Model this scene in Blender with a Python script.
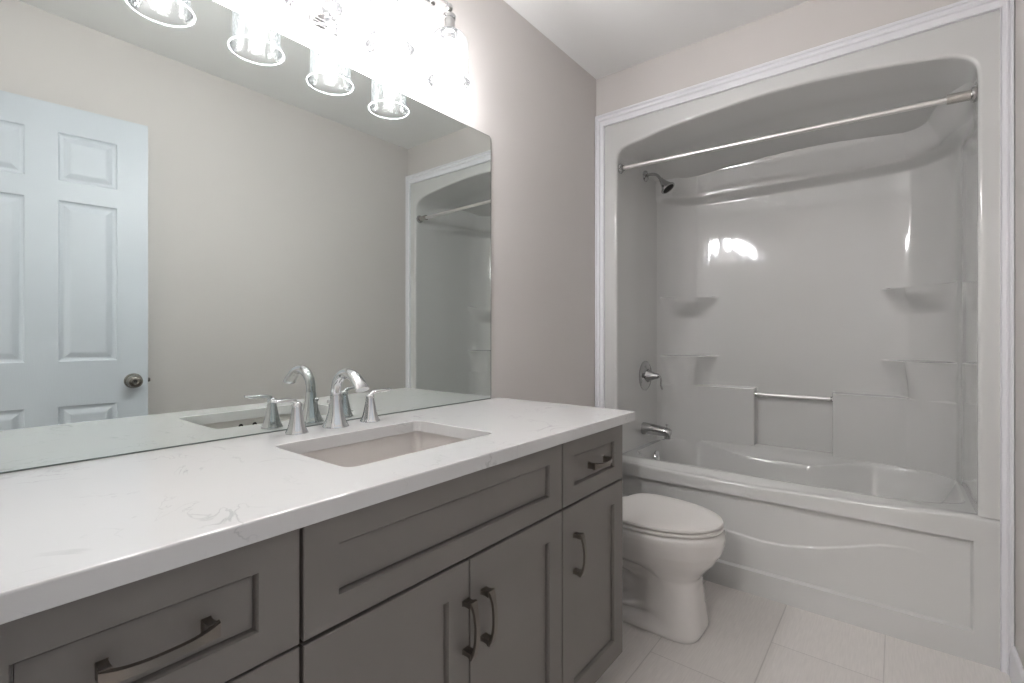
import bpy, bmesh, math, random
from mathutils import Vector
random.seed(4)
PI = math.pi
sc = bpy.context.scene
for o in list(bpy.data.objects): bpy.data.objects.remove(o, do_unlink=True)
col = sc.collection

# ---------------------------------------------------------------- camera
FPX, YAW, V0 = 484.9, math.radians(38.45), 336.1
CAM = (1.228, 0.0, 1.1005)
cd = bpy.data.cameras.new('camera'); cam = bpy.data.objects.new('camera', cd); col.objects.link(cam)
cd.sensor_width = 36; cd.sensor_fit = 'HORIZONTAL'; cd.lens = 36*FPX/1024
cd.shift_y = -(341.5-V0)/1024; cd.clip_start = .01
cam.location = CAM; cam.rotation_euler = (PI/2, 0, YAW)
sc.camera = cam

# ---------------------------------------------------------------- world, lights, exposure
w = bpy.data.worlds.new('world'); sc.world = w; w.use_nodes = True
w.node_tree.nodes['Background'].inputs[0].default_value = (.8, .85, .95, 1)
w.node_tree.nodes['Background'].inputs[1].default_value = .3
vs = sc.view_settings
vs.view_transform = 'Standard'; vs.look = 'None'; vs.gamma = 1; vs.use_curve_mapping = False
vs.exposure = 1.25
BULB = 94.0        # emission strength of the vanity bulbs
HALL_FILL = 14.0        # watts of the added hallway fill light

W, D, H = 1.527, 2.254, 2.438   # room width, front of the tub alcove, ceiling

# ---------------------------------------------------------------- materials
def nmat(name, colr, rough=.5, metal=0, coat=0, spec=None):
    m = bpy.data.materials.new(name); m.use_nodes = True
    b = m.node_tree.nodes['Principled BSDF']
    b.inputs['Base Color'].default_value = (*colr, 1); b.inputs['Roughness'].default_value = rough
    b.inputs['Metallic'].default_value = metal; b.inputs['Coat Weight'].default_value = coat
    if spec is not None: b.inputs['Specular IOR Level'].default_value = spec
    return m
def nd(m, t, **kw):
    n = m.node_tree.nodes.new(t)
    for k, v in kw.items():
        if k in n.inputs: n.inputs[k].default_value = v
        else: setattr(n, k, v)
    return n
def lk(m, a, ao, b, bi): m.node_tree.links.new(a.outputs[ao], b.inputs[bi])
def bump(m, scale, strength, dist=.01, detail=3, stretch=None):
    b = m.node_tree.nodes['Principled BSDF']
    tc = nd(m, 'ShaderNodeTexCoord'); n = nd(m, 'ShaderNodeTexNoise', Scale=scale, Detail=detail)
    if stretch:
        mp = nd(m, 'ShaderNodeMapping'); mp.inputs['Scale'].default_value = stretch
        lk(m, tc, 'Object', mp, 0); lk(m, mp, 0, n, 'Vector')
    else: lk(m, tc, 'Object', n, 'Vector')
    bp = nd(m, 'ShaderNodeBump', Strength=strength, Distance=dist)
    lk(m, n, 0, bp, 'Height'); lk(m, bp, 0, b, 'Normal'); return n, bp
def mottle(m, c1, c2, scale, detail=4, lo=.35, hi=.65, stretch=None):
    b = m.node_tree.nodes['Principled BSDF']
    tc = nd(m, 'ShaderNodeTexCoord'); n = nd(m, 'ShaderNodeTexNoise', Scale=scale, Detail=detail)
    if stretch:
        mp = nd(m, 'ShaderNodeMapping'); mp.inputs['Scale'].default_value = stretch
        lk(m, tc, 'Object', mp, 0); lk(m, mp, 0, n, 'Vector')
    else: lk(m, tc, 'Object', n, 'Vector')
    r = nd(m, 'ShaderNodeValToRGB'); r.color_ramp.elements[0].position = lo; r.color_ramp.elements[1].position = hi
    r.color_ramp.elements[0].color = (*c1, 1); r.color_ramp.elements[1].color = (*c2, 1)
    lk(m, n, 0, r, 0); lk(m, r, 0, b, 'Base Color')

M = {}
M['wall'] = nmat('wall_paint', (.62, .585, .56), .62); mottle(M['wall'], (.635, .605, .585), (.65, .62, .60), 1.5); bump(M['wall'], 260, .12, .002)
M['ceil'] = nmat('ceiling_paint', (.86, .86, .85), .8); mottle(M['ceil'], (.855, .855, .845), (.865, .865, .855), 2); bump(M['ceil'], 200, .1, .002)
M['trim'] = nmat('trim_paint', (.80, .80, .83), .35); mottle(M['trim'], (.79, .79, .82), (.81, .81, .84), 3)
M['door'] = nmat('door_paint', (.70, .74, .79), .4); mottle(M['door'], (.54, .58, .625), (.555, .595, .64), 3)
bump(M['door'], 30, .12, .002, 4, (1, 12, 1))
M['acryl'] = nmat('acrylic', (.66, .66, .645), .07, 0, .6); mottle(M['acryl'], (.625, .628, .618), (.635, .638, .628), 2)
bump(M['acryl'], 3.6, .38, .006, 1.8)
M['acryl'].node_tree.nodes['Principled BSDF'].inputs['Coat Roughness'].default_value = .03
M['porc'] = nmat('porcelain', (.66, .64, .62), .1, 0, .5); mottle(M['porc'], (.75, .73, .71), (.76, .74, .72), 3)
M['seat'] = nmat('seat_plastic', (.72, .695, .67), .3); mottle(M['seat'], (.77, .745, .72), (.78, .755, .73), 3)
M['sink'] = nmat('sink_porcelain', (.60, .56, .53), .15, 0, .5); mottle(M['sink'], (.70, .67, .645), (.71, .68, .655), 3)
M['cab'] = nmat('grey_lacquer', (.155, .140, .128), .42); mottle(M['cab'], (.198, .184, .172), (.207, .192, .180), 4)
M['dark'] = nmat('dark_gap', (.015, .013, .012), .8); mottle(M['dark'], (.012, .011, .010), (.018, .016, .014), 4)
M['chrome'] = nmat('chrome', (.68, .69, .70), .05, 1); bump(M['chrome'], 30, .02, .001)
M['steel'] = nmat('satin_steel', (.62, .60, .57), .25, 1); bump(M['steel'], 60, .05, .001)
M['pewter'] = nmat('pewter', (.23, .21, .19), .32, 1); bump(M['pewter'], 90, .15, .001, 3, (1, 1, 10))
M['edge'] = nmat('mirror_edge', (.13, .15, .14), .2); mottle(M['edge'], (.12, .14, .13), (.14, .16, .15), 5)
M['brush'] = nmat('rod_metal', (.86, .85, .84), .33, 1); bump(M['brush'], 60, .05, .001)
M['knob'] = nmat('aged_nickel', (.34, .32, .29), .22, 1); bump(M['knob'], 60, .05, .001)
M['dimchrome'] = nmat('chrome_dim_reflection', (.50, .50, .50), .08, 1); bump(M['dimchrome'], 30, .02, .001)  # copy of the chrome, dim reflections put into its darker colour
# mirror silvering
m = M['mirror'] = nmat('mirror_silver', (.70, .725, .705), .004, 1)
n = nd(m, 'ShaderNodeTexNoise', Scale=1.0); r = nd(m, 'ShaderNodeValToRGB')
r.color_ramp.elements[0].color = (.735, .78, .76, 1); r.color_ramp.elements[1].color = (.745, .79, .77, 1)
lk(m, n, 0, r, 0); lk(m, r, 0, m.node_tree.nodes['Principled BSDF'], 'Base Color')
# quartz
m = M['quartz'] = nmat('quartz', (.75, .75, .75), .14, 0, .2)
b = m.node_tree.nodes['Principled BSDF']; tc = nd(m, 'ShaderNodeTexCoord')
n1 = nd(m, 'ShaderNodeTexNoise', Scale=7.5, Detail=6.0, Distortion=1.5); lk(m, tc, 'Object', n1, 'Vector')
r1 = nd(m, 'ShaderNodeValToRGB'); e = r1.color_ramp.elements
e[0].position = .485; e[0].color = (0, 0, 0, 1); e[1].position = .50; e[1].color = (1, 1, 1, 1)
x = e.new(.515); x.color = (0, 0, 0, 1)
lk(m, n1, 0, r1, 0)
n2 = nd(m, 'ShaderNodeTexNoise', Scale=9.0, Detail=2.0); lk(m, tc, 'Object', n2, 'Vector')
r2 = nd(m, 'ShaderNodeValToRGB'); r2.color_ramp.elements[0].position = .52; r2.color_ramp.elements[1].position = .70
lk(m, n2, 0, r2, 0)
mu = nd(m, 'ShaderNodeMath', operation='MULTIPLY'); lk(m, r1, 0, mu, 0); lk(m, r2, 0, mu, 1)
mx = nd(m, 'ShaderNodeMix', data_type='RGBA'); mx.inputs[6].default_value = (.67, .67, .67, 1); mx.inputs[7].default_value = (.50, .505, .51, 1)
lk(m, mu, 0, mx, 0); lk(m, mx, 2, b, 'Base Color')
# floor tile: 0.32 x 0.64 m, grout lines along y at x = .557 + k*.32, fine streaks along x
m = M['tile'] = nmat('floor_tile', (.5, .47, .45), .38)
b = m.node_tree.nodes['Principled BSDF']; tc = nd(m, 'ShaderNodeTexCoord')
mp = nd(m, 'ShaderNodeMapping'); mp.inputs['Rotation'].default_value = (0, 0, PI/2); mp.inputs['Location'].default_value = (1.305, -.557+.003, 0)
lk(m, tc, 'Object', mp, 0)
br = nd(m, 'ShaderNodeTexBrick'); br.offset = .5; br.squash = 1
br.inputs['Scale'].default_value = 1; br.inputs['Brick Width'].default_value = .64; br.inputs['Row Height'].default_value = .32
br.inputs['Mortar Size'].default_value = .0022; br.inputs['Mortar Smooth'].default_value = .3; br.inputs['Bias'].default_value = 0
br.inputs['Color1'].default_value = (.72, .69, .665, 1); br.inputs['Color2'].default_value = (.74, .71, .685, 1); br.inputs['Mortar'].default_value = (.58, .55, .53, 1)
lk(m, mp, 0, br, 'Vector')
ns = nd(m, 'ShaderNodeTexNoise', Scale=1.0, Detail=4.0); mp2 = nd(m, 'ShaderNodeMapping'); mp2.inputs['Scale'].default_value = (220, 14, 1)
lk(m, tc, 'Object', mp2, 0); lk(m, mp2, 0, ns, 'Vector')
rr = nd(m, 'ShaderNodeValToRGB'); rr.color_ramp.elements[0].position = .3; rr.color_ramp.elements[1].position = .7
rr.color_ramp.elements[0].color = (.93, .93, .93, 1); rr.color_ramp.elements[1].color = (1.03, 1.03, 1.03, 1)
lk(m, ns, 0, rr, 0)
mx = nd(m, 'ShaderNodeMix', data_type='RGBA', blend_type='MULTIPLY'); mx.inputs[0].default_value = 1
lk(m, br, 0, mx, 6); lk(m, rr, 0, mx, 7); lk(m, mx, 2, b, 'Base Color')
bp = nd(m, 'ShaderNodeBump', Strength=.4, Distance=.002, invert=True); lk(m, br, 1, bp, 'Height'); lk(m, bp, 0, b, 'Normal')
# clear seeded glass (thin: transparent + reflection by Fresnel)
for GK, GM in (('glass', .012), ('rim', .30)):
  m = M[GK] = bpy.data.materials.new('seeded_'+GK); m.use_nodes = True; m.node_tree.nodes.remove(m.node_tree.nodes['Principled BSDF'])
  out = m.node_tree.nodes['Material Output']
  tc = nd(m, 'ShaderNodeTexCoord'); n1 = nd(m, 'ShaderNodeTexNoise', Scale=75.0, Detail=2.0); lk(m, tc, 'Object', n1, 'Vector')
  bp = nd(m, 'ShaderNodeBump', Strength=.5, Distance=.003); lk(m, n1, 0, bp, 'Height')
  fr = nd(m, 'ShaderNodeFresnel', IOR=1.45); lk(m, bp, 0, fr, 'Normal')
  gl = nd(m, 'ShaderNodeBsdfGlossy', Roughness=.05); lk(m, bp, 0, gl, 'Normal')
  tr = nd(m, 'ShaderNodeBsdfTransparent'); tr.inputs[0].default_value = (.96, .97, .98, 1)
  ms = nd(m, 'ShaderNodeMixShader'); lk(m, fr, 0, ms, 0); lk(m, tr, 0, ms, 1); lk(m, gl, 0, ms, 2)
  tl = nd(m, 'ShaderNodeBsdfTranslucent'); tl.inputs[0].default_value = (.95, .97, 1, 1); df = nd(m, 'ShaderNodeBsdfDiffuse'); df.inputs[0].default_value = (.95, .97, 1, 1)
  m1 = nd(m, 'ShaderNodeMixShader'); m1.inputs[0].default_value = .5; lk(m, tl, 0, m1, 1); lk(m, df, 0, m1, 2)
  m2 = nd(m, 'ShaderNodeMixShader'); m2.inputs[0].default_value = GM; lk(m, ms, 0, m2, 1); lk(m, m1, 0, m2, 2); lk(m, m2, 0, out, 0)
def emis(name, c, s):
    m = bpy.data.materials.new(name); m.use_nodes = True; b = m.node_tree.nodes['Principled BSDF']
    b.inputs['Base Color'].default_value = (.9, .9, .9, 1); b.inputs['Emission Color'].default_value = (*c, 1); b.inputs['Emission Strength'].default_value = s
    return m
M['bulb'] = emis('lit_bulb', (1, .975, .97), BULB)
M['hallfill'] = emis('fill_diffuser', (1, .97, .93), .8)  # glowing cover of the added hallway fill light

# ---------------------------------------------------------------- helpers
def mesh(name, V, F, mat, parent=None, smooth=True, ang=35, recalc=True):
    off = Vector((0, 0, 0))
    p = parent
    while p is not None: off += p.location; p = p.parent
    me = bpy.data.meshes.new(name)
    me.from_pydata([tuple(Vector(v)-off) for v in V], [], F); me.update()
    if recalc:
        bm = bmesh.new(); bm.from_mesh(me); bmesh.ops.remove_doubles(bm, verts=bm.verts, dist=1e-6)
        bmesh.ops.recalc_face_normals(bm, faces=bm.faces); bm.to_mesh(me); bm.free()
    if smooth:
        me.polygons.foreach_set('use_smooth', [True]*len(me.polygons)); me.set_sharp_from_angle(angle=math.radians(ang))
    me.materials.append(mat)
    o = bpy.data.objects.new(name, me); col.objects.link(o)
    if parent: o.parent = parent
    return o
def tag(o, label=None, cat=None, group=None, kind=None):
    for k, v in (('label', label), ('category', cat), ('group', group), ('kind', kind)):
        if v: o[k] = v
    return o
def empty(name, loc):
    o = bpy.data.objects.new(name, None); col.objects.link(o); o.location = loc; o.empty_display_size = .05; return o
class MB:
    def __init__(s): s.V = []; s.F = []
    def add(s, V, F):
        n = len(s.V); s.V += [tuple(v) for v in V]; s.F += [tuple(i+n for i in f) for f in F]; return s
    def build(s, name, mat, parent=None, **k): return mesh(name, s.V, s.F, mat, parent, **k)
def loft(rings, closed=True, cap0=False, cap1=False):
    n = len(rings[0]); V = [p for r in rings for p in r]; F = []
    for i in range(len(rings)-1):
        for j in range(n if closed else n-1):
            k = (j+1) % n
            F.append((i*n+j, i*n+k, (i+1)*n+k, (i+1)*n+j))
    if cap0: F.append(tuple(reversed(range(n))))
    if cap1: F.append(tuple((len(rings)-1)*n+j for j in range(n)))
    return V, F
def box(a, b, bev=0.002):
    x0, y0, z0 = [min(p, q) for p, q in zip(a, b)]; x1, y1, z1 = [max(p, q) for p, q in zip(a, b)]
    bev = min(bev, (x1-x0)/3, (y1-y0)/3, (z1-z0)/3)
    if bev <= 0: bev = 1e-5
    bm = bmesh.new(); bmesh.ops.create_cube(bm, size=1)
    for v in bm.verts: v.co = (x0+(v.co.x+.5)*(x1-x0), y0+(v.co.y+.5)*(y1-y0), z0+(v.co.z+.5)*(z1-z0))
    if bev > 1e-4: bmesh.ops.bevel(bm, geom=bm.edges[:], offset=bev, segments=2, profile=.6, affect='EDGES')
    bm.verts.index_update()
    V = [tuple(v.co) for v in bm.verts]; F = [tuple(v.index for v in f.verts) for f in bm.faces]; bm.free(); return V, F
def lathe(c, prof, ax=(0, 0, 1), n=40, cap0=False, cap1=False, flute=0, nf=12):
    ax = Vector(ax).normalized(); u = ax.orthogonal().normalized(); v = ax.cross(u); c = Vector(c)
    R = []
    for r, h in prof:
        R.append([tuple(c+ax*h+(u*math.cos(2*PI*j/n)+v*math.sin(2*PI*j/n))*(r*(1+flute*math.cos(nf*2*PI*j/n)))) for j in range(n)])
    return loft(R, True, cap0, cap1)
def tube(P, rad, n=16, caps=True, flat=1.0, up=(0, 0, 1)):
    """rad: number or list; flat: ratio of the radius along 'up' to the radius across"""
    P = [Vector(p) for p in P]; N = len(P)
    if not isinstance(rad, (list, tuple)): rad = [rad]*N
    if not isinstance(flat, (list, tuple)): flat = [flat]*N
    R = []; u = None
    for i, p in enumerate(P):
        t = (P[min(i+1, N-1)]-P[max(i-1, 0)]).normalized()
        if u is None:
            u = Vector(up) - t*Vector(up).dot(t)
            if u.length < 1e-3: u = t.orthogonal()
            u.normalize()
        else: u = (u - t*u.dot(t)).normalized()
        v = t.cross(u)
        R.append([tuple(p+u*math.cos(2*PI*j/n)*rad[i]*flat[i]+v*math.sin(2*PI*j/n)*rad[i]) for j in range(n)])
    return loft(R, True, caps, caps)
def spline(P, k=8):
    P = [Vector(p) for p in P]; Q = [P[0]*2-P[1]]+P+[P[-1]*2-P[-2]]; out = []
    for i in range(1, len(Q)-2):
        for j in range(k):
            t = j/k; a, b, c, d = Q[i-1], Q[i], Q[i+1], Q[i+2]
            out.append(.5*((2*b)+(c-a)*t+(2*a-5*b+4*c-d)*t*t+(3*b-a-3*c+d)*t**3))
    out.append(P[-1]); return out
def lerp(a, b, t): return a+(b-a)*t
def interp(x, T):
    if x <= T[0][0]: return T[0][1]
    for (a, p), (b, q) in zip(T, T[1:]):
        if x <= b: return p+(q-p)*(x-a)/(b-a)
    return T[-1][1]
def sinterp(x, T):
    if x <= T[0][0]: return T[0][1]
    for (a, p), (b, q) in zip(T, T[1:]):
        if x <= b:
            t = (x-a)/(b-a); t = t*t*(3-2*t); return p+(q-p)*t
    return T[-1][1]
def ss(a, b, x):
    t = max(0, min(1, (x-a)/(b-a) if b != a else 0)); return t*t*(3-2*t)
def struct(name, V, F, mat, **k):
    o = mesh(name, V, F, mat, **k); o['kind'] = 'structure'; return o

# ---------------------------------------------------------------- room shell
HX0, HX1, HY = -.6, 2.6, -1.75          # hallway behind the doorway
DX0, DX1, DH = .765, 1.495, 2.045       # doorway
T = .11
struct('floor', *box((HX0-T, HY-T, -.08), (HX1+T, 3.12, 0), 0), M['tile'], smooth=False)
struct('ceiling', *box((HX0-T, HY-T, H), (HX1+T, 3.12, H+.08), 0), M['ceil'], smooth=False)
struct('wall_left', *box((-T, -.001, 0), (0, 3.12, H), 0), M['wall'], smooth=False)
struct('wall_right', *box((W, -.001, 0), (W+T, 3.12, H), 0), M['wall'], smooth=False)
mb = MB()
mb.add(*box((HX0, -T, 0), (DX0, -.002, H), 0)); mb.add(*box((DX1, -T, 0), (HX1, -.002, H), 0)); mb.add(*box((DX0, -T, DH), (DX1, -.002, H), 0))
o = mb.build('wall_back', M['wall'], smooth=False); o['kind'] = 'structure'
struct('wall_front', *box((0, D, 2.20), (W, D+.09, H), 0), M['wall'], smooth=False)
mb = MB()
mb.add(*box((HX0-T, HY-T, 0), (HX1+T, HY, H), 0)); mb.add(*box((HX0-T, HY, 0), (HX0, -T, H), 0)); mb.add(*box((HX1, HY, 0), (HX1+T, -T, H), 0))
o = mb.build('wall_hallway', M['wall'], smooth=False); o['kind'] = 'structure'

def moulding(path, prof, name, mat, closed_path=False):
    """path: list of (P, wdir) ; prof: list of (w, d) -> P + wdir*w + ddir*d"""
    R = [[tuple(Vector(P)+Vector(wd)*w_+Vector(dd)*d_) for (w_, d_) in prof] for P, wd, dd in path]
    o = struct(name, *loft(R, True, True, True), mat, ang=25); return o
# tub casing: outer edge at the walls, mitred corners
CP = [(0, 0), (0, .016), (.08, .021), (.20, .021), (.25, .015), (.36, .014), (.42, .018), (.52, .018), (.58, .012), (.86, .009), (.96, .012), (1, .009), (1, 0)]
zt = 2.239; yw = D-.0005; dd = (0, -1, 0)
moulding([((.001, yw, 0), (.048, 0, 0), dd), ((.001, yw, zt), (.048, 0, -.061), dd), ((W-.001, yw, zt), (-.032, 0, -.061), dd), ((W-.001, yw, 0), (-.032, 0, 0), dd)], CP, 'trim_1', M['trim'])
# baseboards
BP = [(0, 0), (0, .013), (.068, .013), (.078, .010), (.09, .010), (.10, .004), (.10, 0)]
moulding([((W-.0005, .02, 0), (0, 0, 1), (-1, 0, 0)), ((W-.0005, D-.0215, 0), (0, 0, 1), (-1, 0, 0))], BP, 'baseboard_right', M['trim'])
moulding([((.0005, 1.43, 0), (0, 0, 1), (1, 0, 0)), ((.0005, D-.0215, 0), (0, 0, 1), (1, 0, 0))], BP, 'baseboard_left', M['trim'])
moulding([((.58, -.0015, 0), (0, 0, 1), (0, 1, 0)), ((DX0-.056, -.0015, 0), (0, 0, 1), (0, 1, 0))], BP, 'baseboard_back', M['trim'])
# door casing on the bathroom side and jamb
DP = [(0, 0), (0, .010), (.1, .012), (.5, .010), (.9, .008), (1, .005), (1, 0)]
dd = (0, 1, 0)
moulding([((DX0-.055, -.0015, 0), (.055, 0, 0), dd), ((DX0-.055, -.0015, DH+.055), (.055, 0, -.055), dd), ((W-.001, -.0015, DH+.055), (-.03, 0, -.055), dd), ((W-.001, -.0015, 0), (-.03, 0, 0), dd)], DP, 'trim_2', M['trim'])
mb = MB(); mb.add(*box((DX0-.012, -T-.004, 0), (DX0+.001, -.002, DH), .001)); mb.add(*box((DX1-.001, -T-.004, 0), (DX1+.012, -.002, DH), .001)); mb.add(*box((DX0, -T-.004, DH-.003), (DX1, -.002, DH+.01), .001))
o = mb.build('trim_3', M['trim']); o['kind'] = 'structure'

# ---------------------------------------------------------------- door (opened against the right wall)
def door():
    Lw, Th, Z0, Z1 = .677, .035, .012, 2.036
    hp = Vector((1.482, .012, 0)); lp = Vector((1.398, .684, 0)); ax = (lp-hp).normalized(); nrm = Vector((-ax.y, ax.x, 0))  # towards the room
    P = lambda s, d, z: tuple(hp+ax*s+nrm*d+Vector((0, 0, z)))
    xs = [0, .104, .289, .385, .570, Lw]
    zsl = [Z0, .235, .815, .997, 1.65, 1.73, 1.925, Z1]
    mb = MB()
    panels = []
    for side in (0, -Th):
        sg = 1 if side == 0 else -1
        for i in range(5):
            for j in range(7):
                a, b, c, d = xs[i], xs[i+1], zsl[j], zsl[j+1]
                if i in (1, 3) and j in (1, 3, 5):
                    R = []
                    for ins, dep in ((0, 0), (.004, -.006), (.010, -.008), (.016, -.008), (.034, -.001), (.040, 0)):
                        R.append([P(a+ins, side+dep*sg, c+ins), P(b-ins, side+dep*sg, c+ins), P(b-ins, side+dep*sg, d-ins), P(a+ins, side+dep*sg, d-ins)])
                    mb.add(*loft(R, True, False, True))
                else: mb.add([P(a, side, c), P(b, side, c), P(b, side, d), P(a, side, d)], [(0, 1, 2, 3)])
    # edges
    R = [[P(0, s_, Z0), P(Lw, s_, Z0), P(Lw, s_, Z1), P(0, s_, Z1)] for s_ in (0, -Th)]
    mb.add(*loft(R))
    o = mb.build('door_1', M['door'], smooth=False); o['kind'] = 'structure'
    kc = Vector(P(.625, 0, .905))
    pr = [(.001, 0), (.032, 0), (.033, .004), (.030, .008), (.014, .011), (.0125, .022), (.016, .030), (.0255, .038), (.0285, .048), (.0275, .058), (.022, .065), (.012, .068), (.0095, .066), (.001, .066)]
    k = mesh('door_knob', *lathe(kc, pr, nrm), M['knob'], o)
    mb = MB(); mb.add(*lathe(kc+nrm*.0655, [(.001, .002), (.006, .002), (.007, 0)], nrm, 16)); mb.build('privacy_button', M['dark'], k)
    pr2 = [(a, b) for a, b in pr if b < .05] + [(.02, .05), (.001, .05)]
    mb = MB()
    e = Vector(P(Lw, -Th/2, .905))
    mb.add(*tube([e, e+ax*.010], [.011, .008], 12)); mb.build('latch_bolt', M['knob'], o)
    for z in (.25, 1.05, 1.85):
        mb = MB(); mb.add(*tube([P(-.006, .002, z-.045), P(-.006, .002, z+.045)], .005, 12)); mb.build('hinge', M['knob'], o)
door()

# ---------------------------------------------------------------- added fill light, unseen in the hallway, brightens the room through the doorway
hl = empty('added_hall_light', (.92, -1.35, H)); tag(hl, 'added unseen fill light shaped as a round ceiling fixture in the hallway', 'light')
mesh('base', *lathe((.92, -1.35, H), [(.001, 0), (.17, 0), (.175, -.02), (.165, -.03)], n=48), M['steel'], hl)
mesh('diffuser', *lathe((.92, -1.35, H), [(.163, -.03), (.158, -.055), (.12, -.085), (.06, -.10), (.001, -.105)], n=48), M['hallfill'], hl)
ld = bpy.data.lights.new('hall_fill_light', 'AREA'); ld.shape = 'DISK'; ld.size = .30; ld.energy = HALL_FILL; ld.color = (1, .97, .94)
lo = bpy.data.objects.new('hall_fill_light', ld); col.objects.link(lo); lo.location = (.92, -1.35, H-.11)

# ---------------------------------------------------------------- vanity cabinet
FX = .548
van = empty('vanity_cabinet', (.27, .714, 0)); tag(van, 'grey shaker-style bathroom vanity cabinet with drawers and doors under the white countertop', 'cabinet')
mb = MB()
mb.add(*box((.004, .004, .10), (FX-.0225, 1.4155, .118), .001))
for a, b in ((.004, .020), (.354, .372), (1.058, 1.076), (1.398, 1.4155)): mb.add(*box((.004, a, .118), (FX-.0225, b, .828), .001))
mb.add(*box((.004, .02, .118), (.012, 1.398, .65), .001)); mb.add(*box((FX-.030, .004, .118), (FX-.0225, 1.4155, .828), .001))
mb.build('carcass', M['dark'], van)
mb = MB(); mb.add(*box((.003, 1.4155, .10), (FX-.021, 1.4215, .829), .001)); mb.add(*box((.003, 1.4155, .0), (.47, 1.4215, .1005), .0)); mb.build('side_panel', M['cab'], van)
mb = MB(); mb.add(*box((.01, .004, 0), (.47, 1.4155, .10), .001)); mb.build('toe_kick', M['cab'], van)
def shaker(name, y0, y1, z0, z1, st, rb, rt, parent):
    R = []
    def rc(x, a, b, c, d): return [(x, a, c), (x, b, c), (x, b, d), (x, a, d)]
    R.append(rc(FX-.020, y0, y1, z0, z1)); R.append(rc(FX-.0015, y0, y1, z0, z1)); R.append(rc(FX, y0+.0015, y1-.0015, z0+.0015, z1-.0015))
    a, b, c, d = y0+st, y1-st, z0+rb, z1-rt
    R.append(rc(FX, a, b, c, d)); R.append(rc(FX-.002, a+.001, b-.001, c+.001, d-.001))
    R.append(rc(FX-.0045, a+.002, b-.002, c+.002, d-.002)); R += [rc(FX-.0135, a+.0024, b-.0024, c+.0024, d-.0024), rc(FX-.0135, a+.0046, b-.0046, c+.0046, d-.0046), rc(FX-.0095, a+.0052, b-.0052, c+.0052, d-.0052)];  # groove added around the panel to draw a dark shade line
    return mesh(name, *loft(R, True, True, True), M['cab'], parent, smooth=False)
def pull(yc, zc, horiz, parent, L=.112):
    """arched pull: two flared feet and a ribbon grip narrow in the middle"""
    def P(s, x, w):  # s along the pull, x out of the front, w across
        return (FX+x, yc+s, zc+w) if horiz else (FX+x, yc+w, zc+s)
    R = []
    N = 25
    for i in range(N):
        t = -1+2*i/(N-1); s = t*L/2
        xo = .0225+.0105*(1-t*t); wd = .0060+.0044*t**4; th = .0026+.0006*t*t
        xo -= .001*abs(t)**6
        # tangent tilt
        R.append([P(s, xo-th, -wd), P(s, xo-th, wd), P(s, xo+th, wd*.85), P(s, xo+th, -wd*.85)])
    mb = MB(); mb.add(*loft(R, True, True, True))
    for sg in (-1, 1):
        Q = []
        for x, a0, a1, w_ in ((.0003, .76, .965, .0095), (.003, .78, .955, .0082), (.013, .78, .965, .0078), (.0225, .78, .990, .0098)):
            s0, s1 = sg*L/2*a0, sg*L/2*a1
            Q.append([P(s0, x, -w_), P(s1, x, -w_), P(s1, x, w_), P(s0, x, w_)])
        mb.add(*loft(Q, True, True, True))
    return mb.build('pull_handle', M['pewter'], parent, ang=30)
G = .0015
Y0, Y1, Y2, Y3, YM = .007, .3615, 1.0665, 1.4195, .7185
z1 = .8265
d_ = shaker('drawer', Y0, Y1-.001, .651+G, z1, .058, .045, .048, van); pull(.187, .7375, True, d_, .118)
d_ = shaker('drawer', Y0, Y1-.001, .378+G, .648, .058, .05, .05, van); pull(.187, .514, True, d_, .118)
d_ = shaker('drawer', Y0, Y1-.001, .101, .375, .058, .05, .05, van); pull(.187, .24, True, d_, .118)
shaker('false_drawer_front', .3665, Y2-G, .651+G, z1, .057, .045, .048, van)
d_ = shaker('door', .3665, YM-G, .101, .646, .057, .06, .06, van); pull(.7055-.0, .5175, False, d_)
d_ = shaker('door', YM+G, Y2-G, .101, .646, .057, .06, .06, van); pull(.7595, .5185, False, d_)
d_ = shaker('door', Y2+.003, Y3, .101, .646, .057, .06, .06, van); pull(1.127, .5175, False, d_)
d_ = shaker('drawer', Y2+.003, Y3, .651+G, z1, .057, .045, .048, van); pull(1.247, .7375, True, d_, .104)

# ---------------------------------------------------------------- countertop with sink cut-out
CX1, CY0, CY1, CZ0, CZ1 = .571, .0, 1.4635, .830, .860
SX0, SX1, SY0, SY1 = .155, .445, .506, .917
def rrect(x0, x1, y0, y1, r, z, n=6):
    P = []
    for cx, cy, a0 in ((x1-r, y1-r, 0), (x0+r, y1-r, PI/2), (x0+r, y0+r, PI), (x1-r, y0+r, 1.5*PI)):
        for i in range(n+1):
            a = a0+i/n*PI/2; P.append((cx+r*math.cos(a), cy+r*math.sin(a), z))
    return P
n = 6
x0_ = .0012
O = lambda z, e: rrect(x0_, CX1-e, CY0+.001, CY1-e, .002, z, n)
I = lambda z, e: rrect(SX0-e, SX1+e, SY0-e, SY1+e, .022, z, n)
R = [I(CZ0, 0), O(CZ0, .001), O(CZ0+.001, 0), O(CZ1-.003, 0), O(CZ1-.0009, .0009), O(CZ1, .003), I(CZ1, .002), I(CZ1-.0006, .0006), I(CZ1-.002, 0), I(CZ0, 0)]
ct = mesh('countertop', *loft(R), M['quartz'], None, smooth=False)
tag(ct, 'white quartz countertop with faint grey veins on the grey vanity', 'countertop')
# sink
sk = empty('sink', (.30, .713, .83)); tag(sk, 'rectangular undermount porcelain sink set in the white quartz countertop', 'sink')
R = []
for e, z, r_ in ((.035, .829, .03), (.035, .8295, .03), (.012, .8295, .03), (.009, .827, .03), (.006, .80, .035), (.0, .73, .04), (-.006, .70, .045), (-.018, .684, .05), (-.04, .678, .05), (-.09, .674, .04), (-.12, .672, .02)):
    R.append(rrect(SX0-e, SX1+e, SY0-e, SY1+e, min(r_, .02+abs(e)), z, n))
V, F = loft(R, True, False, True)
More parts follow.
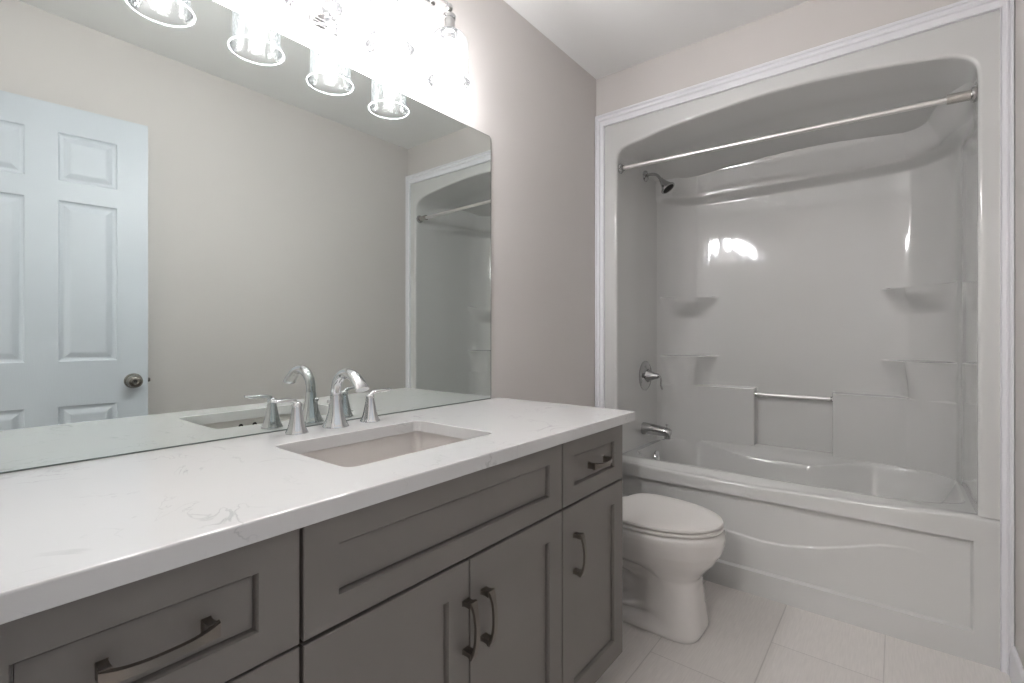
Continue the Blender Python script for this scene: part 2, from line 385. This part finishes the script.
# outer shell
R2 = []
for e, z in ((.035, .829), (.034, .822), (.02, .815), (.012, .73), (-.01, .67), (-.10, .660)):
    R2.append(rrect(SX0-e, SX1+e, SY0-e, SY1+e, .03, z, n))
mb = MB(); mb.add(V, F); mb.add(*loft(R2, True, False, True)); mb.build('basin', M['sink'], sk)
mesh('drain', *lathe((.30, .713, .6735), [(.001, .0005), (.014, .0005), (.015, .002), (.028, .003), (.031, .0005)]), M['chrome'], sk)
for yy in (.686, .729):
    mesh('overflow_hole', *lathe((SX1+.0068, yy, .808), [(.001, .0015), (.006, .0015), (.0075, 0)], (-1, 0, 0), 16), M['dark'], sk)

# ---------------------------------------------------------------- faucet
fa = empty('faucet', (.068, .713, CZ1)); tag(fa, 'polished chrome two-handle widespread faucet with arched spout behind the sink', 'faucet')
def bell(c, h, rb, rt):
    return [(rb*.97, 0), (rb, .0015), (rb, .004), (rb*.95, .006), (lerp(rb, rt, .33), h*.20), (lerp(rb, rt, .60), h*.42), (lerp(rb, rt, .82), h*.68), (rt, h*.92), (rt*.96, h), (.001, h*1.005)]
sp = MB()
c = Vector((.068, .713, CZ1))
sp.add(*lathe(c, [(.032, 0), (.033, .0015), (.033, .004), (.031, .007), (.0245, .022), (.019, .042), (.0150, .07), (.0132, .085)], flute=.035, nf=8))
path = spline([c+Vector((0, 0, .07)), c+Vector((.001, 0, .10)), c+Vector((.011, 0, .124)), c+Vector((.038, 0, .143)), c+Vector((.076, 0, .141)), c+Vector((.108, 0, .120)), c+Vector((.119, 0, .107))], 6)
nn = len(path); sp.add(*tube(path, [lerp(.0125, .0145, i/nn)+.0045*ss(.45, 1, i/nn) for i in range(nn)], 24, True, [lerp(1, .62, ss(.4, 1, i/nn)) for i in range(nn)], up=(1, 0, 0)))
spo = sp.build('spout', M['chrome'], fa, ang=50)
mb = MB(); mb.add(*tube([c+Vector((-.030, -.0, 0)), c+Vector((-.030, 0, .062))], .0022, 10)); mb.add(*lathe(c+Vector((-.030, 0, .058)), [(.001, 0), (.004, .001), (.0062, .006), (.006, .010), (.003, .013), (.001, .0135)], n=16)); mb.build('lift_rod', M['chrome'], fa)
for yy, sg in ((.606, -1), (.818, 1)):
    h = Vector((.070, yy, CZ1))
    b_ = mesh('handle_base', *lathe(h, bell(h, .070, .0265, .0110), flute=.04, nf=8), M['chrome'], fa, ang=50)
    mb = MB()
    mb.add(*lathe(h+Vector((0, 0, .070)), [(.0115, -.003), (.0122, .001), (.0105, .006), (.006, .009), (.001, .0095)], n=24))
    lp = spline([h+Vector((0, 0, .073)), h+Vector((.0, sg*.010, .082)), h+Vector((.001, sg*.028, .085)), h+Vector((.002, sg*.050, .085)), h+Vector((.003, sg*.067, .088))], 6)
    nn = len(lp); mb.add(*tube(lp, [interp(i/nn, [(0, .007), (.3, .0085), (.7, .0115), (.93, .009), (1, .003)]) for i in range(nn)], 16, True, [interp(i/nn, [(0, 1), (.35, .55), (1, .38)]) for i in range(nn)]))
    mb.build('lever', M['chrome'], b_, ang=60)

# ---------------------------------------------------------------- mirror
mr = empty('wall_mirror', (0, .71, CZ1)); tag(mr, 'large frameless rectangular mirror on the wall above the vanity countertop', 'mirror')
MZ1, MY1 = 1.867, 1.411
mb = MB()
Q = [(.0055, .004, CZ1+.0032), (.0055, MY1-.0025, CZ1+.0032), (.0055, MY1-.0025, MZ1-.010), (.0055, MY1-.009, MZ1-.0018), (.0055, .004, MZ1-.0018)]
mesh('mirror_glass', Q, [(0, 1, 2, 3, 4)], M['mirror'], mr, smooth=False, recalc=False)
Q0 = [(.0005, .003, CZ1+.0003), (.0005, MY1, CZ1+.0003), (.0005, MY1, MZ1-.010), (.0005, MY1-.009, MZ1), (.0005, .003, MZ1)]
Q1 = [(.0054, q[1], q[2]) for q in Q0]
mesh('mirror_backing', *loft([Q0, Q1], True, True, True), M['edge'], mr, smooth=False)

# ---------------------------------------------------------------- vanity light
BY = [.384, .604, .824, 1.044]; BXc = .153
vl = empty('vanity_light', (0, .714, 2.05)); tag(vl, 'chrome four-lamp vanity light with clear seeded glass shades above the mirror', 'light')
mb = MB()
for k, (dy, dz, x_) in enumerate(((.043, .103, .008), (.038, .098, .013), (.033, .093, .018), (.028, .088, .024))):
    x0p = (0.0006, .008, .014, .020)[k]
    mb.add(*box((x0p, .714-dy, 2.035-dz), (x_, .714+dy, 2.035+dz), .0015))
mb.build('backplate', M['dimchrome'], vl)
mb = MB(); mb.add(*tube([(.026, .714, 2.168-.06), (.055, .714, 2.168-.02), (.062, .714, 2.168)], .009, 16)); mb.add(*tube([(.062, BY[0]-.012, 2.168), (.062, BY[3]+.012, 2.168)], .0075, 16))
for yy in (BY[0]-.012, BY[3]+.012): mb.add(*lathe((.062, yy, 2.168), [(.001, -.010), (.008, -.008), (.0105, 0), (.008, .008), (.001, .010)], (0, 1, 0), 20))
mb.build('bar', M['dimchrome'], vl)
for yy in BY:
    mb = MB()
    mb.add(*tube(spline([(.062, yy, 2.168), (.090, yy, 2.160), (.125, yy, 2.140), (BXc, yy, 2.116)], 6), .0045, 12))
    mb.add(*lathe((BXc, yy, 2.106), [(.001, .012), (.008, .010), (.0115, .003), (.0115, -.003), (.008, -.010), (.005, -.012), (.005, -.016), (.009, -.018), (.009, -.022), (.001, -.022)], n=24))
    mb.build('arm', M['dimchrome'], vl)
    so = mesh('socket', *lathe((BXc, yy, 2.084), [(.001, 0), (.018, 0), (.0205, -.003), (.0205, -.012), (.0175, -.014), (.0175, -.052), (.019, -.054), (.026, -.056), (.026, -.060), (.018, -.062), (.0165, -.066), (.015, -.078), (.001, -.078)], n=32), M['dimchrome'], vl)
    # bell glass: shoulder, straight side, flared lip
    pr = [(.022, 2.0275), (.030, 2.0275), (.040, 2.025), (.049, 2.018), (.0555, 2.007), (.0585, 1.992), (.059, 1.975), (.0595, 1.915), (.0605, 1.897), (.0620, 1.888), (.0645, 1.883), (.0665, 1.880)]
    mb = MB(); mb.add(*lathe((BXc, yy, 0), pr, n=64))
    tt = [(.0675+.0022*math.cos(a), 1.8785+.0022*math.sin(a)) for a in [2*PI*i/10 for i in range(11)]]
    gs = mb.build('glass_shade', M['glass'], vl, recalc=True)
    mesh('rim', *lathe((BXc, yy, 0), tt, n=64), M['rim'], gs)
    pb = [(.001, 2.020), (.012, 2.018), (.0125, 2.010), (.017, 1.995), (.0185, 1.975), (.0175, 1.945), (.0135, 1.925), (.007, 1.917), (.001, 1.9155)]
    mesh('bulb', *lathe((BXc, yy, 0), pb, n=24), M['bulb'], vl)

# ---------------------------------------------------------------- toilet
TY = 1.842
to = empty('toilet', (.42, TY, 0)); tag(to, 'white two-piece toilet with closed lid standing between the vanity and the bathtub', 'toilet')
def egg(cx, xf, xb, hw, z, n=96, pf=2.0, pb=2.6, cy=TY):
    P = []
    for j in range(n):
        a = 2*PI*j/n; c_, s_ = math.cos(a), math.sin(a); p = pf if c_ > 0 else pb
        X = (abs(c_)**(2/p))*(1 if c_ > 0 else -1); Yv = (abs(s_)**(2/p))*(1 if s_ > 0 else -1)
        P.append((cx+X*((xf-cx) if c_ > 0 else (cx-xb)), cy+Yv*hw, z))
    return P
lev = [(0, .668, .16, .113, 3.4), (.012, .674, .155, .119, 3.4), (.03, .672, .155, .117, 3.4), (.10, .662, .165, .108, 3.2), (.17, .655, .175, .104, 3.0), (.205, .657, .18, .108, 2.7), (.235, .678, .18, .125, 2.4), (.27, .708, .18, .148, 2.2), (.31, .732, .18, .167, 2.1), (.338, .739, .18, .177, 2.0), (.364, .743, .18, .182, 2.0), (.380, .739, .18, .181, 2.0), (.387, .730, .18, .175, 2.0)]
R = []
NZ = 56
for i in range(NZ+1):
    z = .387*i/NZ
    xf, xb, hw, p = [sinterp(z, [(l[0], l[k]) for l in lev]) if False else interp(z, [(l[0], l[k]) for l in lev]) for k in (1, 2, 3, 4)]
    cx = lerp(.56, .50, ss(.15, .3, z))
    ring = egg(cx, xf, xb, hw, z, 120, p, 4.0)
    out_ = []
    zz = ss(.03, .05, z)*(1-ss(.20, .27, z))
    for (x, y, z_) in ring:
        f = zz*(1-ss(.492, .507, x))*ss(.02, .06, abs(y-TY))
        rel = .050*f
        # trapway relief: raised S-shaped pipe on the recessed side
        if f > 0:
            t = math.hypot((x-.37)/.11, (z-.13)/.075)
            rel -= f*.026*math.exp(-((t-.95)/.24)**2)
            rel -= f*.014*math.exp(-((math.hypot((x-.37)/.11, (z-.13)/.075)-.25)/.2)**2)
        sgn = 1 if y > TY else -1
        out_.append((x, y-sgn*rel, z_))
    R.append(out_)
R.append(egg(.50, .70,   .22, .15, .388, 120, 2, 4))
mesh('bowl', *loft(R, True, True, True), M['porc'], to, ang=60)
def slab(levels, n=96, pb=2.4): return loft([egg(.47, xf, xb, hw, z, n, 2.05, pb) for (xf, xb, hw, z) in levels], True, True, True)
mesh('seat', *slab([(.722, .275, .170, .3895), (.731, .27, .178, .3905), (.736, .27, .183, .396), (.735, .27, .182, .4020), (.729, .27, .177, .4040)]), M['seat'], to)
mesh('lid', *slab([(.722, .330, .170, .4065), (.730, .326, .178, .4075), (.734, .324, .182, .412), (.732, .326, .180, .4185), (.722, .332, .171, .4225), (.695, .35, .148, .4260), (.64, .36, .10, .4275), (.55, .42, .04, .428)], pb=3.2), M['seat'], to)
for s_ in (-1, 1): mesh('hinge', *box((.222, TY+s_*.075-.018, .387), (.300, TY+s_*.075+.018, .415), .006), M['seat'], to)
def tk(x0, x1, hw, z): return rrect(x0, x1, TY-hw, TY+hw, .035, z, 8)
mesh('tank', *loft([tk(.05, .19, .17, .372), tk(.03, .20, .20, .40), tk(.02, .21, .215, .50), tk(.018, .212, .22, .70)], True, True, True), M['porc'], to)
mesh('tank_lid', *loft([tk(.014, .218, .226, .701), tk(.012, .222, .23, .706), tk(.012, .222, .23, .722), tk(.016, .218, .226, .730)], True, True, True), M['porc'], to)
mb = MB(); mb.add(*lathe((.212, TY-.15, .65), [(.001, .012), (.012, .010), (.014, 0)], (1, 0, 0), 20)); mb.add(*tube([(.222, TY-.15, .65), (.228, TY-.11, .645), (.228, TY-.07, .640)], [.005, .005, .006], 10)); mb.build('flush_lever', M['chrome'], to)
for s_ in (-1, 1): mesh('bolt_cap', *lathe((.33, TY+s_*.105, .018), [(.013, 0), (.013, .008), (.009, .014), (.001, .016)], n=20), M['porc'], to)

# ---------------------------------------------------------------- bathtub
TX0, TX1, YB = .049, W-.0325, 2.995
tub = empty('bathtub', (.77, 2.62, 0)); tag(tub, 'white acrylic alcove bathtub with recessed apron panel and low curved rim', 'bathtub')
ZF = [(.05, .474), (.15, .474), (.45, .466), (.74, .463), (1.08, .474), (1.40, .490), (1.434, .492), (1.52, .492)]
SW = [(.10, .30), (.35, .285), (.63, .243), (.778, .230), (.872, .235), (.986, .258), (1.09, .291), (1.178, .321), (1.252, .332), (1.305, .324), (1.38, .29)]
def zedge(x): return sinterp(x, ZF)
def rbump(x, z):
    """apron relief, metres inward (+) from the front plane"""
    fx = ss(.112, .122, x)*(1-ss(1.424, 1.432, x))
    fz = ss(.098, .104, z)*(1-ss(.4035, .4065, z))
    d = .018*fx*fz
    zc = interp(x, SW); fade = 1-ss(1.15, 1.36, x)
    if fz > 0: d -= fx*fz*.0045*fade*(1-ss(zc-.004, zc+.005, z))*ss(zc-.12, zc-.0, z)*(1-.5*ss(1.1, 1.25, x))
    return d
def basin(x, y, z0):
    b = ss(.28, .62, x)*(1-ss(.86, 1.16, x))
    yb = 2.915-.085*b
    dl, dr, df, db = x-.150, 1.425-x, y-2.322, yb-y
    kl, kr, kf, kb = .18, .32, .15, .17
    ax_ = max(1-dl/kl, 1-dr/kr, 0); ay_ = max(1-df/kf, 1-db/kb, 0)
    # rounder corners
    m_ = (ax_**2.1+ay_**2.1)**(1/2.1)
    t = 1-m_
    z = z0
    # sloping arm rest between the back rim and the well
    if y > yb-.02 and b > 0: z = z0-.038*b*ss(2.925, yb-.005, y)
    elif b > 0: z = z0-.038*b*ss(2.5, 2.75, y)
    if t > 0:
        f = 1-(1-min(t, 1))**2.2; f = f*ss(0, .06, t)*.35+f*.65 if t < .06 else f
        z -= .36*f*(1-.12*ss(1.0, 1.42, x))
    return z
xs = sorted(set([TX0+(TX1-TX0)*i/150 for i in range(151)]+[.112, .114, .118, .122, 1.424, 1.427, 1.430, 1.432, 1.434]))
rows = []
zl = sorted(set([i*.49/40 for i in range(2)]+[.03, .06, .09, .096, .098, .100, .102, .104, .108, .402, .4035, .405, .4065, .408]+[.108+(.402-.108)*i/130 for i in range(131)]))
for z in zl: rows.append([(x, D+rbump(x, z), z) for x in xs])
for t in (.2, .5, .8, 1.0): rows.append([(x, D, lerp(.409, zedge(x)-.012, t)) for x in xs])
for k in range(1, 6):
    a = k/5*PI/2; rows.append([(x, D+.014*(1-math.cos(a)), zedge(x)-.012+.012*math.sin(a)) for x in xs])
ys = [2.275, 2.285, 2.295]+[2.303+(2.45-2.303)*i/36 for i in range(37)]+[2.45+(2.74-2.45)*i/22 for i in range(1, 23)]+[2.74+(2.96-2.74)*i/50 for i in range(1, 51)]+[2.975, YB]
for y in ys:
    def zd(x):
        z0 = lerp(zedge(x)+.0005, .489, ss(2.268, 2.305, y)); z0 += .012*ss(2.9, 2.97, y)
        return basin(x, y, z0)
    rows.append([(x, y, zd(x)) for x in xs])
V, F = loft(rows, False)
mesh('tub_shell', V, F, M['acryl'], tub, ang=38)
ov = mesh('overflow_plate', *lathe((.180, 2.62, .425), [(.001, .012), (.028, .011), (.034, .007), (.036, 0)], (1, 0, .25), 32), M['chrome'], tub)
mesh('drain', *lathe((.36, 2.62, .1285), [(.001, .004), (.022, .004), (.032, .003), (.035, 0)], n=32), M['chrome'], tub)

# ---------------------------------------------------------------- shower surround
su = empty('shower_surround', (.77, 2.62, .49)); tag(su, 'white glossy moulded shower surround with corner shelves and arched opening above the bathtub', 'shower surround')
ZA = [(.117, 2.003), (.122, 2.022), (.135, 2.038), (.161, 2.050), (.24, 2.0635), (.356, 2.083), (.528, 2.099), (.653, 2.109), (.77, 2.115), (.879, 2.116), (.98, 2.113), (1.076, 2.105), (1.167, 2.096), (1.251, 2.085), (1.33, 2.073), (1.384, 2.060), (1.421, 2.037), (1.436, 2.015), (1.441, 1.99)]
OL, OR, ZS = .115, 1.442, .4938
# opening outline from bottom left over the arch to bottom right
arch = spline([(OL, 1.985, 0)]+[(a, b, 0) for a, b in ZA]+[(OR, 1.965, 0)], 5)
out2 = [(OL, ZS+(1.985-ZS)*i/36) for i in range(36)]+[(p.x, p.y) for p in arch]+[(OR, 1.965-(1.965-ZS)*i/36) for i in range(1, 37)]
cxm, czm = .778, 1.3
def outer_pt(p):
    x, z = p; X0, X1, Z1 = TX0, TX1, 2.2
    if z < 1.98 and x < .4: return (X0, z)
    if z < 1.96 and x > 1.2: return (X1, z)
    # fan from a pivot
    if x < .35:
        t = (z-1.985)/(2.083-1.985) if False else (x-OL)/(.35-OL)
        L1 = 2.2-1.98; L2 = .35-X0; s_ = t*(L1+L2)
        return (X0, 1.98+s_) if s_ < L1 else (X0+(s_-L1), Z1)
    if x > 1.2:
        t = (OR-x)/(OR-1.2); L1 = 2.2-1.96; L2 = X1-1.2; s_ = t*(L1+L2)
        return (X1, 1.96+s_) if s_ < L1 else (X1-(s_-L1), Z1)
    return (x, Z1)
nrm2 = []
for i, p in enumerate(out2):
    a = out2[max(i-1, 0)]; b = out2[min(i+1, len(out2)-1)]
    tx, tz = b[0]-a[0], b[1]-a[1]; L = math.hypot(tx, tz) or 1
    nrm2.append((-tz/L, tx/L))           # outward
rings = [[(outer_pt(p)[0], D, outer_pt(p)[1]) for p in out2]]
for k in range(0, 6):
    a = k/5*PI/2; r_ = .012
    rings.append([(p[0]+q[0]*r_*(1-math.sin(a)), D+r_*(1-math.cos(a)), p[1]+q[1]*r_*(1-math.sin(a))) for p, q in zip(out2, nrm2)])
def crown(z):
    if z < 1.880: return 0
    if z < 1.925: return .052*ss(1.880, 1.925, z)
    return .052+.045*ss(1.925, 2.06, z)-.0
def tun(p, q, y):
    x, z = p
    f = ss(2.30, 2.85, y); taper = .006*ss(2.27, 2.5, y)
    if z < 1.97:
        c = 0
        return (x-q[0]*(c+taper), y, z)
    dz = -.045*ss(2.5, 2.95, y)
    c = 0
    return (x-q[0]*(c+taper), y, z-q[1]*taper+dz*q[1])
for y in [2.266+(.02)]+[2.31+(2.99-2.31)*i/30 for i in range(31)]:
    rings.append([tun(p, q, y) for p, q in zip(out2, nrm2)])
# dense side rows for the crown band: outline already has arch samples; add rows via finer outline below
mb = MB(); V_, F_ = loft(rings, False)
F_ = [f for f in F_ if not (sum(V_[i][0] for i in f)/4 > 1.42 and sum(V_[i][2] for i in f)/4 < 1.95 and min(V_[i][1] for i in f) > 2.28)]
mb.add(V_, F_)
# back piece: chamfered corners, corner shelves, ledges and crown band
xl, xr, yb = .116, 1.441, 2.985
base = [(xl, 2.70), (xl, 2.755), (.150, 2.86), (.222, 2.935), (.345, yb), (1.235, yb), (1.335, 2.935), (1.402, 2.86), (xr-.003, 2.755), (xr-.002, 2.45), (1.4418, 2.30), (1.442, 2.284)]
for _ in range(3):
    nb = [base[0]]
    for a, b in zip(base, base[1:]):
        nb += [(lerp(a[0], b[0], .25), lerp(a[1], b[1], .25)), (lerp(a[0], b[0], .75), lerp(a[1], b[1], .75))]
    nb.append(base[-1]); base = nb
def resample(P, step, extra=()):
    L = [0]
    for a, b in zip(P, P[1:]): L.append(L[-1]+math.hypot(b[0]-a[0], b[1]-a[1]))
    S = sorted(set([L[-1]*i/int(L[-1]/step) for i in range(int(L[-1]/step)+1)]+list(extra)))
    out_ = []
    for s_ in S:
        for i in range(len(L)-1):
            if L[i+1] >= s_-1e-9 and L[i+1] > L[i]:
                t = (s_-L[i])/(L[i+1]-L[i]); out_.append((s_, lerp(P[i][0], P[i+1][0], t), lerp(P[i][1], P[i+1][1], t))); break
    return out_
tmp = resample(base, .004)
def s_at_x(x): return min((q for q in tmp if q[2] > 2.97), key=lambda q: abs(q[1]-x))[0]
ex = []
for xx in (.61, .973):
    s0 = s_at_x(xx); ex += [s0+k*.0015 for k in range(-6, 7)]
path = resample(base, .010, ex)
SCL = (s_at_x(.405)+[q for q in tmp if q[1] < .3 and q[2] > 2.795][0][0])/2; HWL = (s_at_x(.405)-[q for q in tmp if q[1] < .3 and q[2] > 2.795][0][0])/2
sr = [q for q in tmp if q[1] > 1.3 and q[2] < 2.78][0][0]
SCR = (s_at_x(1.175)+sr)/2; HWR = (sr-s_at_x(1.175))/2
SL0, SL1, SR0, SR1 = s_at_x(.40), s_at_x(.61), s_at_x(.973), s_at_x(1.20)
s_lc0, s_lc1 = .03, .16
SEND = tmp[-1][0]
def smax(a, b, k=.012):
    h = max(k-abs(a-b), 0)/k; return max(a, b)+h*h*k*.25 if min(a, b) > 0 else max(a, b)
def disp(s, z):
    d = 0
    for c_, hw in ((SCL, HWL), (SCR, HWR)):
        t = abs(s-c_)/hw
        if z < 1.333 and t < 1.02:
            u_ = max(0, min(1, (1.326-z)/.125))
            t2 = t/(1-.16*u_)
            if t2 < 1: d = smax(d, .088*(1-t2**2.2)**lerp(.9, 2.2, min(1, u_*2.2))*(1-ss(.12, 1, u_)**1.1)*(1-ss(1.327, 1.333, z)))
        if z < .990 and t < 1.3:
            u_ = max(0, min(1, (.983-z)/.40)); t2 = t/(1-.12*ss(0, .4, u_))
            if t2 < 1: d = smax(d, .088*(1-t2**2.2)**lerp(.9, 3.0, min(1, u_*4.5))*(1-ss(.982, .989, z))*(1-.78*ss(0, 1.1, u_)))
    zl_ = 1-ss(.808, .816, z)
    if zl_ > 0:
        e = .058*(ss(SL0-.34, SL0-.10, s)*(1-ss(SL1-.004, SL1+.004, s)) + ss(SR0-.004, SR0+.004, s)*(1-ss(SR1+.10, SR1+.34, s)))
        d = smax(d, e*zl_, .02)
    fs = ss(s_lc0, s_lc1, s)
    fr_ = ss(SEND-.03, SEND-.50, s)
    return d+crown(z+.04*(1-fr_)*(1 if s > SCR else 0))*fs*fr_
zz = sorted(set([.47+i*(.80-.47)/22 for i in range(23)]+[.806, .808, .810, .812, .814, .816, .82]+[.83+i*(.975-.83)/10 for i in range(11)]+[.980, .982, .984, .986, .988, .989, .991]+[1.0+i*.02 for i in range(11)]+[1.205+i*.006 for i in range(20)]+[1.322, 1.325, 1.327, 1.329, 1.331, 1.333, 1.336]+[1.35+i*.05 for i in range(10)]+[1.86, 1.875]+[1.88+i*.004 for i in range(14)]+[1.94+i*.015 for i in range(13)]))
P2 = []
nr = []
for i, (s, x, y) in enumerate(path):
    a = path[max(i-2, 0)]; b = path[min(i+2, len(path)-1)]; tx, ty = b[1]-a[1], b[2]-a[2]; L = math.hypot(tx, ty); nr.append((ty/L, -tx/L))
rows = [[(x+n_[0]*disp(s, z), y+n_[1]*disp(s, z), z) for (s, x, y), n_ in zip(path, nr)] for z in zz]
mb.add(*loft(rows, False))
mb.build('surround_wall', M['acryl'], su, ang=42)
mb = MB(); mb.add(*tube([(.606, 2.947, .779), (.972, 2.947, .779)], .0095, 20)); 
gb = mb.build('grab_bar', M['brush'], su)
for xx, sg in ((.6125, 1), (.9705, -1)): mesh('bar_mount', *lathe((xx, 2.947, .779), [(.0135, 0), (.0135, sg*.007), (.0098, sg*.009)], (1, 0, 0), 20), M['chrome'], gb)

# ---------------------------------------------------------------- shower fittings
wx = .1215
sh = empty('overhead_shower', (wx, 2.592, 1.998)); tag(sh, 'chrome shower head on a bent arm high on the left shower wall', 'shower head')
c = Vector((wx+.001, 2.592, 1.998))
mesh('flange', *lathe(c, [(.034, 0), (.034, .003), (.026, .010), (.012, .013), (.010, .013)], (1, 0, 0), 32), M['dimchrome'], sh)
ap = spline([c, c+Vector((.035, 0, .002)), c+Vector((.068, 0, -.010)), c+Vector((.092, 0, -.040))], 6)
mesh('shower_arm', *tube(ap, .0085, 16), M['dimchrome'], sh)
hd = (ap[-1]-ap[-3]).normalized(); hc = ap[-1]-hd*.004
hdo = mesh('head', *lathe(hc, [(.001, 0), (.012, 0), (.013, .012), (.016, .018), (.018, .028), (.030, .055), (.0395, .066), (.0405, .071), (.038, .074), (.001, .072)], hd, 36), M['dimchrome'], sh)
mesh('spray_face', *lathe(hc+hd*.0735, [(.001, .001), (.030, .001), (.033, -.0005)], hd, 32), M['dark'], hdo)
va = empty('shower_valve', (wx, 2.592, .879)); tag(va, 'round chrome shower valve plate with lever on the left shower wall', 'shower valve')
c = Vector((wx+.0005, 2.592, .879))
mesh('escutcheon', *lathe(c, [(.083, 0), (.083, .003), (.078, .007), (.060, .010), (.040, .014), (.034, .016)], (1, 0, 0), 48), M['dimchrome'], va)
hn = mesh('handle', *lathe(c+Vector((.014, 0, 0)), [(.036, 0), (.034, .008), (.026, .022), (.018, .042), (.015, .058), (.012, .064), (.001, .066)], (1, 0, 0), 36, flute=.03, nf=8), M['dimchrome'], va)
e = c+Vector((.068, 0, 0)); lp = spline([e+Vector((-.004, 0, .004)), e+Vector((.012, 0, .004)), e+Vector((.024, 0, -.014)), e+Vector((.024, -.002, -.046)), e+Vector((.032, -.003, -.072))], 6)
nn = len(lp); mesh('lever', *tube(lp, [interp(i/nn, [(0, .008), (.4, .0055), (.9, .006), (1, .003)]) for i in range(nn)], 14, True, .7), M['dimchrome'], hn)
tsx = empty('tub_spout', (wx, 2.57, .580)); tag(tsx, 'chrome bath spout on the left wall just above the tub rim', 'spout')
c = Vector((wx-.004, 2.57, .588))
pp = [c, c+Vector((.01, 0, 0)), c+Vector((.07, 0, -.001)), c+Vector((.12, 0, -.004)), c+Vector((.148, 0, -.007)), c+Vector((.158, 0, -.009))]
mesh('spout_body', *tube(pp, [.034, .034, .031, .028, .026, .021], 28, True, [1, 1, .95, .88, .85, .8]), M['dimchrome'], tsx)
mesh('outlet', *tube([c+Vector((.140, 0, -.012)), c+Vector((.140, 0, -.042))], [.018, .0165], 24), M['dimchrome'], tsx)
mesh('diverter_knob', *lathe(c+Vector((.138, 0, .014)), [(.003, 0), (.003, .014), (.007, .016), (.007, .022), (.001, .024)], n=16), M['dimchrome'], tsx)

ro = empty('shower_curtain_rod', (.78, 2.288, 1.94)); tag(ro, 'bare straight metal curtain rod spanning the top of the shower opening', 'curtain rod')
ra, rb_ = Vector((.1175, 2.288, 1.957)), Vector((1.4405, 2.288, 1.930))
rd = (rb_-ra).normalized()
mesh('rod', *tube([ra, rb_], .0105, 20), M['brush'], ro)
mesh('sleeve', *tube([rb_-rd*.075, rb_-rd*.012], .0175, 24), M['steel'], ro)
mesh('end_cap', *lathe(ra, [(.001, .0), (.024, 0), (.025, .004), (.022, .010), (.014, .014), (.0135, .022)], rd, 28), M['dimchrome'], ro)
mesh('end_cap', *lathe(rb_, [(.001, .0), (.026, 0), (.027, .005), (.025, .012), (.016, .015)], -rd, 28), M['dimchrome'], ro)
